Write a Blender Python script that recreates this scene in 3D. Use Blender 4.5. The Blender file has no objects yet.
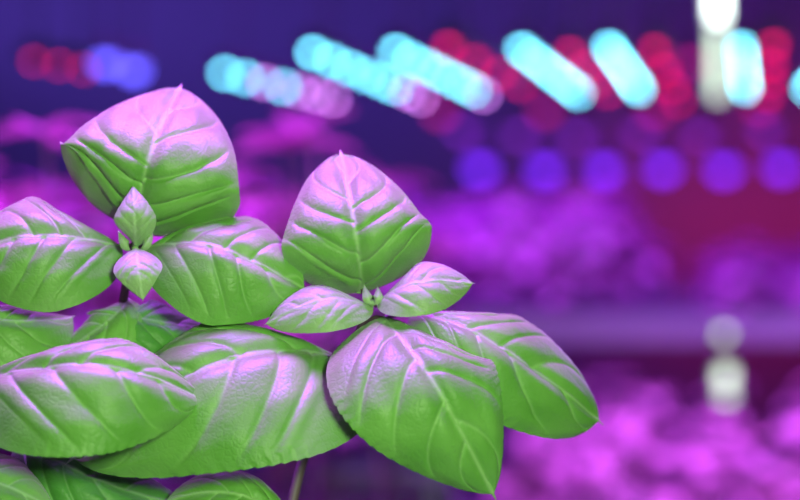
import bpy, math, random
from mathutils import Vector, Matrix, noise
random.seed(7)
K=0.00045
CZ=1.4
sc=bpy.context.scene
sc.view_settings.view_transform='Standard'
sc.view_settings.look='None'
sc.view_settings.exposure=0.0
col=sc.collection

def P(px,py,dy=0.0):
    d=1.0+dy
    return Vector(((px-400)*K*d, d, CZ-(py-250)*K*d))
def PD(px,py,d): return P(px,py,d-1.0)

# ---------------------------------------------------------------- materials
def new_mat(name):
    m=bpy.data.materials.new(name); m.use_nodes=True
    nt=m.node_tree; nt.nodes.clear()
    return m,nt,nt.nodes,nt.links
def leaf_mat(name, c1, c2, cv, rough=0.44, transl=0.09, sheen=0.2, bump=0.3):
    m,nt,N,L=new_mat(name)
    out=N.new('ShaderNodeOutputMaterial')
    pr=N.new('ShaderNodeBsdfPrincipled')
    tc=N.new('ShaderNodeTexCoord')
    n1=N.new('ShaderNodeTexNoise'); n1.inputs['Scale'].default_value=35; n1.inputs['Detail'].default_value=4
    L.new(tc.outputs['Object'],n1.inputs['Vector'])
    mx=N.new('ShaderNodeMix'); mx.data_type='RGBA'
    mx.inputs['A'].default_value=(*c1,1); mx.inputs['B'].default_value=(*c2,1)
    rp=N.new('ShaderNodeMapRange'); rp.inputs['From Min'].default_value=0.35; rp.inputs['From Max'].default_value=0.65
    L.new(n1.outputs['Fac'],rp.inputs['Value']); L.new(rp.outputs['Result'],mx.inputs['Factor'])
    at=N.new('ShaderNodeAttribute'); at.attribute_name='vein'
    mv=N.new('ShaderNodeMix'); mv.data_type='RGBA'; mv.inputs['B'].default_value=(*cv,1)
    L.new(mx.outputs['Result'],mv.inputs['A']); L.new(at.outputs['Fac'],mv.inputs['Factor'])
    L.new(mv.outputs['Result'],pr.inputs['Base Color'])
    pr.inputs['Roughness'].default_value=rough
    pr.inputs['Specular IOR Level'].default_value=0.42
    pr.inputs['Sheen Weight'].default_value=sheen
    pr.inputs['Sheen Roughness'].default_value=0.45
    if bump>0:
        vo=N.new('ShaderNodeTexVoronoi'); vo.inputs['Scale'].default_value=330; vo.feature='DISTANCE_TO_EDGE'
        L.new(tc.outputs['Object'],vo.inputs['Vector'])
        v2=N.new('ShaderNodeMapRange'); v2.inputs['From Max'].default_value=.25; v2.interpolation_type='SMOOTHSTEP'
        L.new(vo.outputs['Distance'],v2.inputs['Value'])
        n2=N.new('ShaderNodeTexNoise'); n2.inputs['Scale'].default_value=1100; n2.inputs['Detail'].default_value=3
        L.new(tc.outputs['Object'],n2.inputs['Vector'])
        ad=N.new('ShaderNodeMath'); ad.operation='MULTIPLY_ADD'; ad.inputs[1].default_value=.6
        L.new(v2.outputs['Result'],ad.inputs[0]); L.new(n2.outputs['Fac'],ad.inputs[2])
        bp=N.new('ShaderNodeBump'); bp.inputs['Strength'].default_value=bump; bp.inputs['Distance'].default_value=0.0004
        L.new(ad.outputs[0],bp.inputs['Height']); L.new(bp.outputs['Normal'],pr.inputs['Normal'])
    tr=N.new('ShaderNodeBsdfTranslucent'); L.new(mv.outputs['Result'],tr.inputs['Color'])
    ms=N.new('ShaderNodeMixShader'); ms.inputs['Fac'].default_value=transl
    L.new(pr.outputs[0],ms.inputs[1]); L.new(tr.outputs[0],ms.inputs[2])
    L.new(ms.outputs[0],out.inputs['Surface'])
    return m
def plain(name,c,rough=0.6,metal=0.0,nscale=20,var=0.25):
    m,nt,N,L=new_mat(name)
    out=N.new('ShaderNodeOutputMaterial'); pr=N.new('ShaderNodeBsdfPrincipled')
    n=N.new('ShaderNodeTexNoise'); n.inputs['Scale'].default_value=nscale; n.inputs['Detail'].default_value=5
    mx=N.new('ShaderNodeMix'); mx.data_type='RGBA'
    mx.inputs['A'].default_value=(*[v*(1-var) for v in c],1); mx.inputs['B'].default_value=(*c,1)
    L.new(n.outputs['Fac'],mx.inputs['Factor']); L.new(mx.outputs['Result'],pr.inputs['Base Color'])
    pr.inputs['Roughness'].default_value=rough; pr.inputs['Metallic'].default_value=metal
    L.new(pr.outputs[0],out.inputs['Surface']); return m
def emit(name,c,s):
    m,nt,N,L=new_mat(name)
    out=N.new('ShaderNodeOutputMaterial'); e=N.new('ShaderNodeEmission')
    e.inputs['Color'].default_value=(*c,1); e.inputs['Strength'].default_value=s
    L.new(e.outputs[0],out.inputs['Surface']); return m

M_leaf=leaf_mat('basil_leaf',(0.17,0.46,0.08),(0.25,0.57,0.13),(0.40,0.70,0.27))
M_young=leaf_mat('basil_young_leaf',(0.30,0.52,0.20),(0.38,0.62,0.27),(0.48,0.72,0.36))
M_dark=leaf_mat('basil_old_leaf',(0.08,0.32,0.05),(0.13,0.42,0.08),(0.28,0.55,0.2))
M_stem=plain('basil_stem',(0.20,0.13,0.15),0.5)
M_crop=leaf_mat('crop_leaf',(0.34,0.15,0.32),(0.75,0.38,0.62),(0.5,0.4,0.5),rough=0.45,transl=0.2,sheen=0.1,bump=0.0)  # violet of the grow lamps put into the leaf base colour

# ---------------------------------------------------------------- mesh helpers
def mkobj(name,verts,faces,mats,parent=None,fm=None,smooth=True,vein=None):
    me=bpy.data.meshes.new(name); me.from_pydata([tuple(v) for v in verts],[],faces)
    for m in mats: me.materials.append(m)
    if fm: me.polygons.foreach_set('material_index',fm)
    me.polygons.foreach_set('use_smooth',[smooth]*len(me.polygons))
    if vein is not None:
        a=me.attributes.new('vein','FLOAT','POINT'); a.data.foreach_set('value',vein)
    me.update()
    o=bpy.data.objects.new(name,me); col.objects.link(o)
    if parent: o.parent=parent
    return o
def tube_geo(pts,rads,seg=12):
    vs=[];fs=[]
    n=len(pts); up=Vector((0,1,0.1))
    for i,p in enumerate(pts):
        t=(pts[min(i+1,n-1)]-pts[max(i-1,0)]).normalized()
        a=t.cross(up)
        if a.length<1e-4: a=t.cross(Vector((1,0,0)))
        a.normalize(); b=t.cross(a)
        for k in range(seg):
            th=2*math.pi*k/seg
            vs.append(p+(a*math.cos(th)+b*math.sin(th))*rads[i])
    for i in range(n-1):
        for k in range(seg):
            k2=(k+1)%seg
            fs.append((i*seg+k,i*seg+k2,(i+1)*seg+k2,(i+1)*seg+k))
    fs.append(tuple(range(seg-1,-1,-1))); fs.append(tuple((n-1)*seg+k for k in range(seg)))
    return vs,fs
def smooth_path(pts,n=16):
    out=[]
    m=len(pts)
    for i in range(m-1):
        p0=pts[max(i-1,0)];p1=pts[i];p2=pts[i+1];p3=pts[min(i+2,m-1)]
        for k in range(n):
            t=k/n
            out.append(0.5*((2*p1)+(p2-p0)*t+(2*p0-5*p1+4*p2-p3)*t*t+(-p0+3*p1-3*p2+p3)*t**3))
    out.append(pts[-1]); return out
def tube(name,pts,r0,r1,mat,parent=None,seg=12):
    pp=smooth_path(pts); n=len(pp)
    rr=[r0+(r1-r0)*i/(n-1) for i in range(n)]
    v,f=tube_geo(pp,rr,seg); return mkobj(name,v,f,[mat],parent)
class Geo:
    def __init__(s): s.v=[];s.f=[];s.m=[]
    def add(s,v,f,mi=0):
        o=len(s.v); s.v+=list(v); s.f+=[tuple(i+o for i in q) for q in f]; s.m+=[mi]*len(f)
    def box(s,a,b,mi=0):
        x0,y0,z0=a;x1,y1,z1=b
        v=[Vector(q) for q in ((x0,y0,z0),(x1,y0,z0),(x1,y1,z0),(x0,y1,z0),(x0,y0,z1),(x1,y0,z1),(x1,y1,z1),(x0,y1,z1))]
        s.add(v,[(0,3,2,1),(4,5,6,7),(0,1,5,4),(1,2,6,5),(2,3,7,6),(3,0,4,7)],mi)
    def obj(s,name,mats,parent=None,smooth=False): return mkobj(name,s.v,s.f,mats,parent,s.m,smooth)

# ---------------------------------------------------------------- basil leaf
def sstep(a,b,x):
    t=max(0,min(1,(x-a)/(b-a))); return t*t*(3-2*t)
def leaf(name,base,mid,tip,wpx,nb,nt,parent,dome=0.35,a=0.55,b=0.62,wl=1.0,wr=1.0,nv=4.6,mat=None,
         quilt=1.15,seed=0,nT=200,nS=140,wave=1.0,tipk=.6,sweep=1.0,serr=1.0,cp=2.0):
    """blade swept along a bent midrib; nb/nt = facing of blade at base / tip"""
    w=wpx*K
    ctrl=2*mid-(base+tip)/2
    nb=Vector(nb).normalized(); ntv=Vector(nt).normalized()
    peak=a/(a+b); pk=(peak**a)*((1-peak)**b)
    vs=[];fs=[];ve=[]
    rnd=random.Random(seed+11); ph=rnd.uniform(0,6.28); ph2=rnd.uniform(0,6.28); off=rnd.uniform(0.25,0.6)
    for i in range(nT+1):
        t=0.5*(1-math.cos(math.pi*i/nT))
        M=base*(1-t)**2+ctrl*2*t*(1-t)+tip*t*t
        T=((ctrl-base)*(1-t)+(tip-ctrl)*t).normalized()
        Nn=nb.lerp(ntv,t); Nn=(Nn-T*Nn.dot(T)).normalized()
        S=T.cross(Nn).normalized()
        u=min(t/0.97,1.0)
        pr=(u**a)*((1-u)**b)/pk
        q=tipk*(1-t)*sstep(0.3,0.8,t)
        f=(pr**4+q**4)**0.25
        if t<=0 or t>=1: f=0.0005
        for j in range(-nS//2,nS//2+1):
            s=j/(nS//2)
            sd=1 if s>0 else -1
            sk=wr if s>0 else wl
            r=abs(s)
            Nser=21
            sa=((t+0.05*r)*Nser+ (0.3 if sd>0 else 0))%1.0
            ser=1+0.010*serr*(sa**0.8-0.5)*2*sstep(0.8,1,r)*sstep(0.15,0.4,t)
            W=w*f*sk*ser
            tv=t-(0.24*r+0.26*r*r)*sweep*(1-0.45*t)
            cc=(max(tv+0.03,0)**0.8)*nv*1.15+(off if sd>0 else 0)+.16*math.sin(ph*(1.7 if sd>0 else 1)+9*tv+r*1.5)
            fr=cc-math.floor(cc); dd=min(fr,1-fr)
            live=sstep(-0.02,0.05,tv)
            lv=live*(1-sstep(0.75,0.96,r))
            gv=math.exp(-(dd/0.036)**2)*lv
            gw=math.exp(-(dd/0.10)**2)*lv
            pil=(0.5-0.5*math.cos(2*math.pi*fr))**.5*live
            pil*=sstep(0,0.25,r)*(1-sstep(0.7,1,r)*0.8)
            gm=math.exp(-(r*f*w/(0.0008))**2)
            gm2=math.exp(-(r*f*w/(0.0035))**2)
            env=f**0.7
            h=-dome*w*f*(r**cp)
            h+=quilt*w*(0.026*pil-0.014*gw-.009*gv)*env
            h-=quilt*w*0.050*gm2*env
            h+=0.0003*gm
            h+=wave*w*0.045*math.sin(t*6+ph+ (1.5 if sd>0 else 0))*sstep(0.4,1,r)*env
            h+=wave*w*0.07*noise.noise(Vector((t*2.2+ph,s*1.3,ph2)))*env
            h+=wave*w*0.022*noise.noise(Vector((t*8+ph,s*5,ph2)))*env
            p=M+S*(s*W)+Nn*h
            vs.append(p)
            ve.append(min(1,0.95*gm+0.7*gv*(1-0.6*r)))
    n1=nS+1
    for i in range(nT):
        for j in range(nS):
            k=i*n1+j
            fs.append((k,k+1,k+n1+1,k+n1))
    return mkobj(name,vs,fs,[mat or M_leaf],parent,vein=ve)

def empty(name):
    e=bpy.data.objects.new(name,None); e.empty_display_size=0.05; col.objects.link(e); return e

# ---------------- plant A (left)
A=empty('basil_plant')
SA=P(135,246,0.012)
leaf('leaf_back',P(134,230,.026),P(149,156,-.004),P(182,84,.054),98,(0.0,-1,0.0),(0.1,-0.62,0.78),A,dome=0.28,a=.21,b=.44,wl=.99,wr=.99,seed=1,tipk=.8,serr=.2,cp=2.4)
leaf('leaf_left',P(122,246,.008),P(40,234,-.014),P(-52,258,-.002),70,(0,-0.72,0.70),(-.2,-.85,.5),A,dome=0.55,a=.46,b=.5,wl=.95,wr=1.12,seed=2,serr=.4)
leaf('leaf_right',P(148,246,.008),P(225,248,-.014),P(309,292,.0),70,(0,-0.7,0.72),(.25,-.85,.45),A,dome=0.55,a=.44,b=.42,wl=1.10,wr=.92,seed=3,serr=.4)
leaf('young_leaf_up',P(135,246,-.002),P(134,216,-.012),P(133,184,-.002),21,(0,-1,0.45),(0,-.9,0.6),A,dome=0.35,nv=4,a=.7,b=.95,seed=4,mat=M_young,nT=80,nS=50)
leaf('young_leaf_front',P(136,248,-.010),P(138,270,-.022),P(143,302,-.020),24,(0,-.55,0.85),(0,-1,0.25),A,dome=0.35,a=.5,b=.85,nv=4,seed=5,mat=M_young,nT=80,nS=50)
leaf('bud_leaf_a',P(130,250,-.006),P(124,242,-.010),P(118,230,-.004),5,(0,-1,0.3),(0,-.9,0.6),A,a=.7,b=1.0,nv=3,mat=M_young,nT=40,nS=20)
leaf('bud_leaf_b',P(140,250,-.006),P(147,242,-.010),P(153,231,-.004),5,(0,-1,0.3),(0,-.9,0.6),A,a=.7,b=1.0,nv=3,mat=M_young,nT=40,nS=20)
leaf('lower_leaf_front',P(-30,380,-.03),P(95,364,-.062),P(209,402,-.035),80,(0,-0.64,0.77),(.1,-.85,.5),A,dome=0.48,a=.46,b=.64,wl=.76,wr=1.06,seed=6)
leaf('lower_leaf_side',P(-70,300,.02),P(5,318,.0),P(76,316,.03),44,(0,-.65,.75),(.2,-.8,.5),A,dome=.5,seed=7,wl=.8,wr=1.2)
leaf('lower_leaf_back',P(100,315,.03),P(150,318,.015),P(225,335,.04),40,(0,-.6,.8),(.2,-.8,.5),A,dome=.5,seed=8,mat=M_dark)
leaf('lower_leaf_mid',P(128,298,.030),P(105,322,.012),P(52,356,.02),42,(0,-.6,.8),(-.2,-.8,.5),A,dome=.5,seed=9)
leaf('bottom_leaf_left',P(-90,460,-.01),P(-15,476,-.03),P(58,512,-.02),50,(0,-.6,.8),(.2,-.8,.5),A,dome=.5,seed=10)
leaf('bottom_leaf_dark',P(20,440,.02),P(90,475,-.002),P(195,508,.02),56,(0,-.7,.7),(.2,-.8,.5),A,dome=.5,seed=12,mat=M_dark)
tube('stem',[P(150,700,.03),P(120,560,.03),P(112,420,.032),P(122,310,.03),P(135,246,.012)],.0032,.0018,M_stem,A)
tube('petiole_back',[SA,P(134,238,.018),P(134,226,.026)],.0016,.0009,M_stem,A)
tube('petiole_left',[SA,P(118,246,.008)],.0014,.0009,M_stem,A)
tube('petiole_right',[SA,P(152,246,.008)],.0014,.0009,M_stem,A)
tube('petiole_tip',[SA,P(135,249,-.008)],.0016,.0014,M_young,A)
tube('petiole_front',[P(112,420,.032),P(40,410,.01),P(-33,380,-.03)],.0016,.001,M_stem,A)
tube('petiole_side',[P(115,360,.032),P(20,330,.04),P(-72,300,.02)],.0014,.001,M_stem,A)
tube('petiole_low',[P(112,520,.032),P(0,490,.0),P(-92,460,-.01)],.0016,.001,M_stem,A)

# ---------------- plant B (right)
B=empty('basil_plant')
SB=P(371,298,.0)
leaf('leaf_back',P(362,293,.014),P(354,220,-.010),P(340,150,.038),76,(0.05,-1,0.0),(0,-.65,.75),B,dome=0.30,a=.24,b=.48,wl=.98,wr=1.02,seed=21,tipk=.95,serr=.2,cp=2.4)
leaf('small_leaf_left',P(373,306,-.006),P(320,300,-.020),P(263,326,-.012),31,(0,-.6,.8),(-.2,-.9,.4),B,dome=.45,nv=4,seed=22,mat=M_young,nT=100,nS=60,wl=1.0,wr=.95)
leaf('small_leaf_right',P(377,299,-.006),P(420,281,-.018),P(476,284,-.006),33,(0,-.6,.8),(.2,-.9,.4),B,dome=.45,nv=4,seed=23,mat=M_young,nT=100,nS=60)
leaf('leaf_front',P(384,316,-.002),P(434,382,-.052),P(497,502,-.034),76,(0.1,-.6,.8),(.1,-1,.1),B,dome=.42,a=.46,b=.68,seed=24,wl=.98,wr=1.15)
leaf('leaf_right',P(412,312,.02),P(508,348,-.002),P(604,426,.03),70,(0.1,-.6,.8),(.25,-.9,.35),B,dome=.5,a=.5,b=.45,seed=25,wl=1.0,wr=.9)
leaf('leaf_left_large',P(338,354,.012),P(215,362,-.032),P(64,466,-.014),88,(0,-.6,.8),(-.1,-.85,.45),B,dome=.42,a=.32,b=.60,seed=26,wl=1.34,wr=.92)
leaf('bud_leaf_a',P(371,304,-.010),P(367,296,-.012),P(364,284,-.006),5,(0,-1,.3),(0,-1,.5),B,a=.7,b=1.0,nv=3,mat=M_young,nT=40,nS=20)
leaf('bud_leaf_b',P(374,304,-.010),P(378,296,-.012),P(377,286,-.006),5,(0,-1,.3),(0,-1,.5),B,a=.7,b=1.0,nv=3,mat=M_young,nT=40,nS=20)
leaf('bottom_leaf',P(305,540,.0),P(240,494,-.012),P(160,505,.0),36,(0,-.6,.8),(-.1,-.9,.4),B,dome=.5,seed=28)
tube('stem',[P(290,700,.03),P(285,560,.03),P(306,450,.035),P(345,370,.030),SB],.0028,.0018,M_stem,B)
tube('petiole_back',[SB,P(366,296,.008),P(362,288,.014)],.0015,.0009,M_stem,B)
tube('petiole_left',[SB,P(376,306,-.006)],.0012,.0008,M_stem,B)
tube('petiole_right',[SB,P(372,300,-.006)],.0012,.0008,M_stem,B)
tube('petiole_tip',[SB,P(372,304,-.010)],.0014,.0012,M_young,B)
tube('petiole_front',[P(365,325,.012),P(376,318,.001),P(388,321,-.004)],.0016,.001,M_stem,B)
tube('petiole_side',[P(360,335,.02),P(390,316,.022),P(416,313,.02)],.0016,.001,M_stem,B)
tube('petiole_large',[P(350,362,.026),P(345,352,.018),P(334,354,.011)],.0016,.001,M_stem,B)
tube('petiole_bottom',[P(288,590,.03),P(300,560,.01),P(307,538,.0)],.0014,.001,M_stem,B)

# pots + growing shelf under the two plants
M_pot=plain('black_plastic',(0.03,0.03,0.035),0.4)
M_soil=plain('potting_soil',(0.05,0.03,0.02),0.95,nscale=90,var=.7)
M_white=plain('white_plastic',(0.42,0.46,0.52),0.45)
M_steel=plain('painted_steel',(0.25,0.25,0.32),0.4,0.3)
M_tray=plain('dark_tray',(0.05,0.04,0.06),0.6)
ZS=1.02
def pot(cx,cy):
    prof=[(0.0,0),(0.042,0),(0.055,0.085),(0.060,0.085),(0.060,0.1),(0.054,0.1),(0.051,0.086)]
    g=Geo(); seg=40; v=[];f=[]
    for r,z in prof:
        for k in range(seg):
            th=2*math.pi*k/seg; v.append(Vector((cx+r*math.cos(th),cy+r*math.sin(th),ZS+.0005+z)))
    for i in range(len(prof)-1):
        for k in range(seg):
            f.append((i*seg+k,i*seg+(k+1)%seg,(i+1)*seg+(k+1)%seg,(i+1)*seg+k))
    g.add(v,f,0)
    v=[Vector((cx,cy,ZS+.090))]+[Vector((cx+.0515*math.cos(2*math.pi*k/seg),cy+.0515*math.sin(2*math.pi*k/seg),ZS+.087)) for k in range(seg)]
    g.add(v,[(0,1+k,1+(k+1)%seg) for k in range(seg)],1)
    return g.obj('plant_pot',[M_pot,M_soil],smooth=True)
pA=P(150,700,.03); pB=P(290,700,.03)
tube('stem_base',[Vector((pA.x-.03,1.03,ZS+.088)),Vector((pA.x-.015,1.03,(ZS+pA.z)/2+.05)),pA],.0036,.0032,M_stem,A)
tube('stem_base',[Vector((pB.x+.04,1.03,ZS+.088)),Vector((pB.x+.02,1.03,(ZS+pB.z)/2+.05)),pB],.0034,.0028,M_stem,B)
pot(pA.x-.03,1.03); pot(pB.x+.04,1.03)

def rack(name,x0,x1,y0,y1,levels,ztop,lip=0.05):
    g=Geo()
    for lx in (x0,x1-.03):
        for ly in (y0,y1-.03):
            g.box((lx,ly,0),(lx+.03,ly+.03,ztop),0)
    for z in levels:
        g.box((x0+.03,y0+.03,z-.025),(x1-.03,y1-.03,z),2)
        g.box((x0,y0-.006,z-lip),(x1,y0,z+.01),1)
        g.box((x0,y1,z-lip),(x1,y1+.006,z+.01),1)
        g.box((x0-.006,y0,z-lip),(x0,y1,z+.01),1)
        g.box((x1,y0,z-lip),(x1+.006,y1,z+.01),1)
    return g.obj(name,[M_steel,M_white,M_tray])
rack('plant_shelf',-.5,.25,.82,1.25,[ZS,.5],ZS)

# ---------------------------------------------------------------- crops
def crop(name,x0,x1,y0,y1,z0,h,n,ls,seed,mat=None,hv=.35,lpp=14):
    rd=random.Random(seed); V=[];F=[]
    for q in range(n):
        cx=rd.uniform(x0,x1); cy=rd.uniform(y0,y1); hh=h*(1-hv*rd.random())
        tv,tf=tube_geo([Vector((cx,cy,z0)),Vector((cx+rd.uniform(-.01,.01),cy,z0+hh*.5)),Vector((cx,cy,z0+hh*.97))],[.003,.0025,.0015],5)
        o=len(V); V+=tv; F+=[tuple(i+o for i in f) for f in tf]
        for k in range(lpp):
            lev=1-(k//4)*.2
            z=z0+hh*lev-0.01
            az=k*math.pi/2+ (k//4)*.8+rd.uniform(-.3,.3)
            L=ls*rd.uniform(.7,1.15)*(0.75 if k<4 else 1); el=rd.uniform(.1,.8) if k<4 else rd.uniform(-.3,.5)
            d=Vector((math.cos(az),math.sin(az),0)); sd=Vector((-d.y,d.x,0)); up=Vector((0,0,1))
            o=len(V); R=7
            for i in range(R+1):
                t=i/R; wv=.36*L*((t**.55)*((1-t)**.62)/.45) if 0<t<1 else .001
                c=Vector((cx,cy,z))+d*(L*t*math.cos(el))+up*(L*(t*math.sin(el)-.45*t*t))
                for s in (-1,-.5,0,.5,1):
                    V.append(c+sd*(s*wv)+up*(-.0+ .25*wv*(1-abs(s))*(-1) + .12*wv*abs(s)))
            for i in range(R):
                for j in range(4):
                    a=o+i*5+j; F.append((a,a+1,a+6,a+5))
    return mkobj(name,V,F,[mat or M_crop])

rack('grow_rack',-1.15,0.06,1.75,2.75,[1.12,.7],1.12)
crop('basil_crop',-1.1,.0,1.8,2.7,1.125,.40,75,.085,3)
rack('grow_rack',0.16,1.6,2.6,4.0,[.93,.45],.93)
crop('basil_crop',.2,1.55,2.65,3.95,.935,.25,60,.085,4,hv=.55)
rack('grow_rack',-1.6,1.75,4.4,6.0,[1.26,.6],2.0,lip=.04)
crop('basil_crop',-1.5,.62,4.5,5.9,1.265,.26,75,.10,5,hv=.5)
crop('basil_crop',.75,1.65,4.6,5.9,1.265,.13,40,.08,6)
rack('grow_rack',-2.6,3.2,8.0,9.3,[1.22,.5],2.15,lip=.07)
crop('basil_crop',-2.4,.9,8.1,9.2,1.225,.42,100,.13,8)
crop('basil_crop',.9,3.0,8.1,9.2,1.225,.20,60,.12,9)

# ---------------------------------------------------------------- LED lamps
E_cyan=emit('led_cyan',(0.16,0.78,1.0),20)
E_pink=emit('led_pink',(0.80,0.26,1.0),13)
E_blue=emit('led_blue',(0.12,0.10,1.0),6)
E_violet=emit('led_violet',(0.18,0.02,1.0),4.0)
E_red=emit('led_red',(1.0,0.01,0.14),5)
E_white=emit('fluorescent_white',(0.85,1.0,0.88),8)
E_white2=emit('dim_tube_and_reflection',(0.78,1.0,0.74),2.6)  # dim tube, and the glow standing in for reflections on the rack
M_black=plain('lamp_housing',(0.05,0.05,0.07),0.4)
ZL=1.76
def onplane(px,py,z=ZL):
    d=(z-CZ)/((250-py)*K); return PD(px,py,d)
def led_bar(name,p0,p1,mats,pattern,n,w=.017):
    """housing with a row of domed diodes underneath"""
    g=Geo(); d=(p1-p0); L=d.length; d.normalize(); s=Vector((d.y,-d.x,0)).normalized(); up=Vector((0,0,1))
    a=p0-d*.03; b=p1+d*.03
    v=[]
    for q in (a,b):
        for (ss,uu) in ((-1,0.012),(1,.012),(.7,.04),(-.7,.04)): v.append(q+s*(ss*w*.9)+up*uu)
    g.add(v,[(0,1,2,3),(7,6,5,4),(0,4,5,1),(1,5,6,2),(2,6,7,3),(3,7,4,0)],0)
    for q in (a.lerp(b,.15),a.lerp(b,.85)):
        v,f=tube_geo([q+up*.04,q+up*.24],[.003,.003],6); g.add(v,f,0)
    step=L/(n-1)
    for i in range(n):
        c=p0+d*(step*i); r=w*.5; v=[];f=[]
        seg=10;rings=4
        for k in range(rings+1):
            ph=k/rings*math.pi/2
            for j in range(seg):
                th=2*math.pi*j/seg
                v.append(c+d*(min(step*.42,r*1.6)*math.cos(ph)*math.cos(th))+s*(r*math.cos(ph)*math.sin(th))+up*(.012-r*1.3*math.sin(ph)))
        for k in range(rings):
            for j in range(seg): f.append((k*seg+j,k*seg+(j+1)%seg,(k+1)*seg+(j+1)%seg,(k+1)*seg+j))
        g.add(v,f,1+pattern(i,n))
    return g.obj(name,[M_black]+mats,smooth=False)
bars=[((225,77),(333,102),lambda i,n:(0,0,1,0,1,1,1,1)[i],7),
      ((313,57),(420,101),lambda i,n:1 if i/n>.7 else 0,8),
      ((396,56),(483,98),lambda i,n:1 if i/n>.8 else 0,8),
      ((522,54),(578,96),lambda i,n:0,8),
      ((609,52),(639,93),lambda i,n:0,8),
      ((741,52),(745,92),lambda i,n:0,7),
      ((838,60),(808,92),lambda i,n:0,7)]
for (a,b,pt,n) in bars:
    led_bar('led_grow_light',onplane(*a),onplane(*b),[E_cyan,E_pink],pt,n)
reds=[((448,52),(520,88)),((570,58),(608,95)),((655,55),(678,104)),((774,50),(768,98)),((34,66),(84,74))]
for i,(a,b) in enumerate(reds):
    led_bar('red_grow_light',onplane(*a,z=1.745),onplane(*b,z=1.745),[E_red],lambda i,n:0,4 if i<4 else 3,w=.019 if i<4 else .013)
def bulb(name,p,r,mat):
    g=Geo(); v=[];f=[];seg=20
    prof=[(0.0,-r),(r*.5,-r*.87),(r*.87,-r*.5),(r,0)]
    for rr,z in prof:
        for j in range(seg):
            th=2*math.pi*j/seg; v.append(p+Vector((rr*math.cos(th),rr*math.sin(th),z)))
    for k in range(len(prof)-1):
        for j in range(seg): f.append((k*seg+j,k*seg+(j+1)%seg,(k+1)*seg+(j+1)%seg,(k+1)*seg+j))
    g.add(v,f,1)
    v=[];f=[];prof=[(r*1.02,0),(r*1.1,.01),(r*.7,r*1.2),(r*.3,r*1.8),(r*.28,r*2.6),(.004,r*2.8),(.004,.32)]
    for rr,z in prof:
        for j in range(seg):
            th=2*math.pi*j/seg; v.append(p+Vector((rr*math.cos(th),rr*math.sin(th),z)))
    for k in range(len(prof)-1):
        for j in range(seg): f.append((k*seg+j,k*seg+(j+1)%seg,(k+1)*seg+(j+1)%seg,(k+1)*seg+j))
    g.add(v,f,0)
    return g.obj(name,[M_black,mat],smooth=True)
for px,py in ((480,165),(545,166),(604,166),(663,165),(724,166),(782,164)):
    bulb('violet_grow_bulb',PD(px,py,8.5),.045,E_violet)
E_vd=emit('led_violet_dim',(0.34,0.03,.9),1.8)
for px,py in ((462,128),(520,132),(578,134),(640,130),(700,133),(765,128)):
    bulb('violet_grow_bulb',PD(px,py,7.0),.028,E_vd)
E_mg=emit('led_magenta',(0.9,0.02,.4),1.5)
for px,py in ((440,110),(545,108),(655,108),(690,60),(760,104)):
    bulb('red_grow_bulb',PD(px,py,6.6),.028,E_mg)
for px,py in ((106,60),(134,67)):
    bulb('blue_grow_bulb',PD(px,py,4.55),.022,E_blue)

def glow_tube(name,px,y0,y1,d,r,mat):
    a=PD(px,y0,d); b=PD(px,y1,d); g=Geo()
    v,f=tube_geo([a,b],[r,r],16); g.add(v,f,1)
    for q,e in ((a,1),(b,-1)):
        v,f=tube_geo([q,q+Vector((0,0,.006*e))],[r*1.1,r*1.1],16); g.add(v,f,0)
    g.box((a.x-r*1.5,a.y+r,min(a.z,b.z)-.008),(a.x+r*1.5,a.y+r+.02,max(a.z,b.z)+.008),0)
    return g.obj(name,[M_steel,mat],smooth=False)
glow_tube('reflection_spot',718,-60,20,4.3,.011,E_white)
glow_tube('reflection_spot',718,28,98,4.3,.009,E_white2)
glow_tube('reflection_spot',726,368,400,4.3,.012,E_white2)  # whitish reflection on the rack, imitated by a short glowing tube
glow_tube('reflection_spot',724,330,338,4.3,.009,E_white2)  # smaller reflection above it, also an emissive stand-in, no lamp

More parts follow.
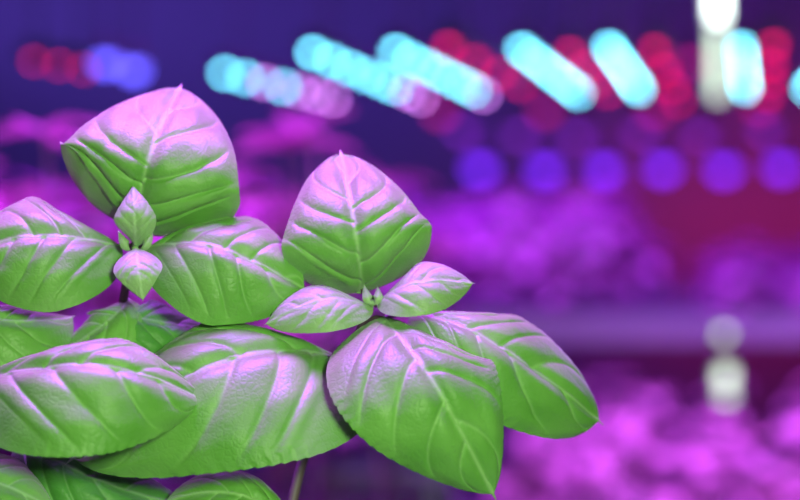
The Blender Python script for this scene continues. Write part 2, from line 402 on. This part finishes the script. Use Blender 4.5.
# ---------------------------------------------------------------- room
M_wall=plain('wall_paint',(0.16,0.13,0.28),0.8,nscale=2)
M_floor=plain('floor_concrete',(0.15,0.12,0.2),0.5,nscale=3)
M_ceil=plain('ceiling_paint',(0.1,0.09,0.16),0.8,nscale=2)
def slab(name,a,b,m): g=Geo(); g.box(a,b); return g.obj(name,[m])
slab('floor',(-5,-1.5,-.1),(5,11.5,0),M_floor)
slab('ceiling',(-5,-1.5,3.0),(5,11.5,3.1),M_ceil)
slab('wall_back',(-5,11.5,0),(5,11.6,3.0),M_wall)
slab('wall_left',(-5.1,-1.5,0),(-5,11.5,3.0),M_wall)
slab('wall_right',(5,-1.5,0),(5.1,11.5,3.0),M_wall)
slab('wall_front',(-5,-1.6,0),(5,-1.5,3.0),M_wall)

# ---------------------------------------------------------------- lights
def area(name,loc,target,sx,sy,c,p,spread=180):
    l=bpy.data.lights.new(name,'AREA'); l.shape='RECTANGLE'; l.size=sx; l.size_y=sy; l.color=c; l.energy=p
    l.spread=math.radians(spread)
    o=bpy.data.objects.new(name,l); col.objects.link(o); o.location=loc
    o.rotation_euler=(Vector(target)-Vector(loc)).to_track_quat('-Z','Y').to_euler(); return o
area('grow_lamp_over_plants',(-.10,1.06,1.90),(-.08,1.0,1.4),.40,.25,(0.43,0.04,1.0),26)
area('flash_lamp',(.20,-.1,1.55),(-.08,1.0,1.36),.15,.15,(0.72,1.0,0.48),10)
area('rack_lamp_left',(-.55,2.2,1.95),(-.55,2.25,1.3),1.0,.8,(0.65,0.05,1.0),17,120)
area('rack_lamp_near',(.9,3.1,1.9),(.9,3.3,.95),1.0,.5,(0.66,0.15,1.0),40,120)
area('rack_lamp_main',(-.1,4.9,2.3),(0,5.1,1.3),2.8,1.2,(0.45,0.05,1.0),90,120)
area('added_wall_wash_red',(2.0,10.7,1.62),(2.1,11.5,1.40),1.8,.15,(1.0,0.02,0.12),13)  # unseen light added close to the back wall to redden it
area('added_wall_wash_blue',(0,10.3,2.75),(0.3,11.5,2.0),5,.2,(0.30,0.18,1.0),26)  # added light without a fixture, lifts the upper back wall towards navy
area('rack_lamp_far',(-.5,8.5,2.8),(-.5,8.6,1.3),3.5,.8,(0.36,0.03,1.0),125,110)
w=bpy.data.worlds.new('World'); sc.world=w; w.use_nodes=True
w.node_tree.nodes['Background'].inputs[0].default_value=(.25,.12,.6,1); w.node_tree.nodes['Background'].inputs[1].default_value=.1

cam=bpy.data.cameras.new('camera'); co=bpy.data.objects.new('camera',cam); col.objects.link(co)
co.location=(0,0,CZ); co.rotation_euler=(math.pi/2,0,0)
cam.lens=100; cam.sensor_width=36; cam.clip_start=.01
cam.dof.use_dof=True; cam.dof.focus_distance=.98; cam.dof.aperture_fstop=4.6
sc.camera=co
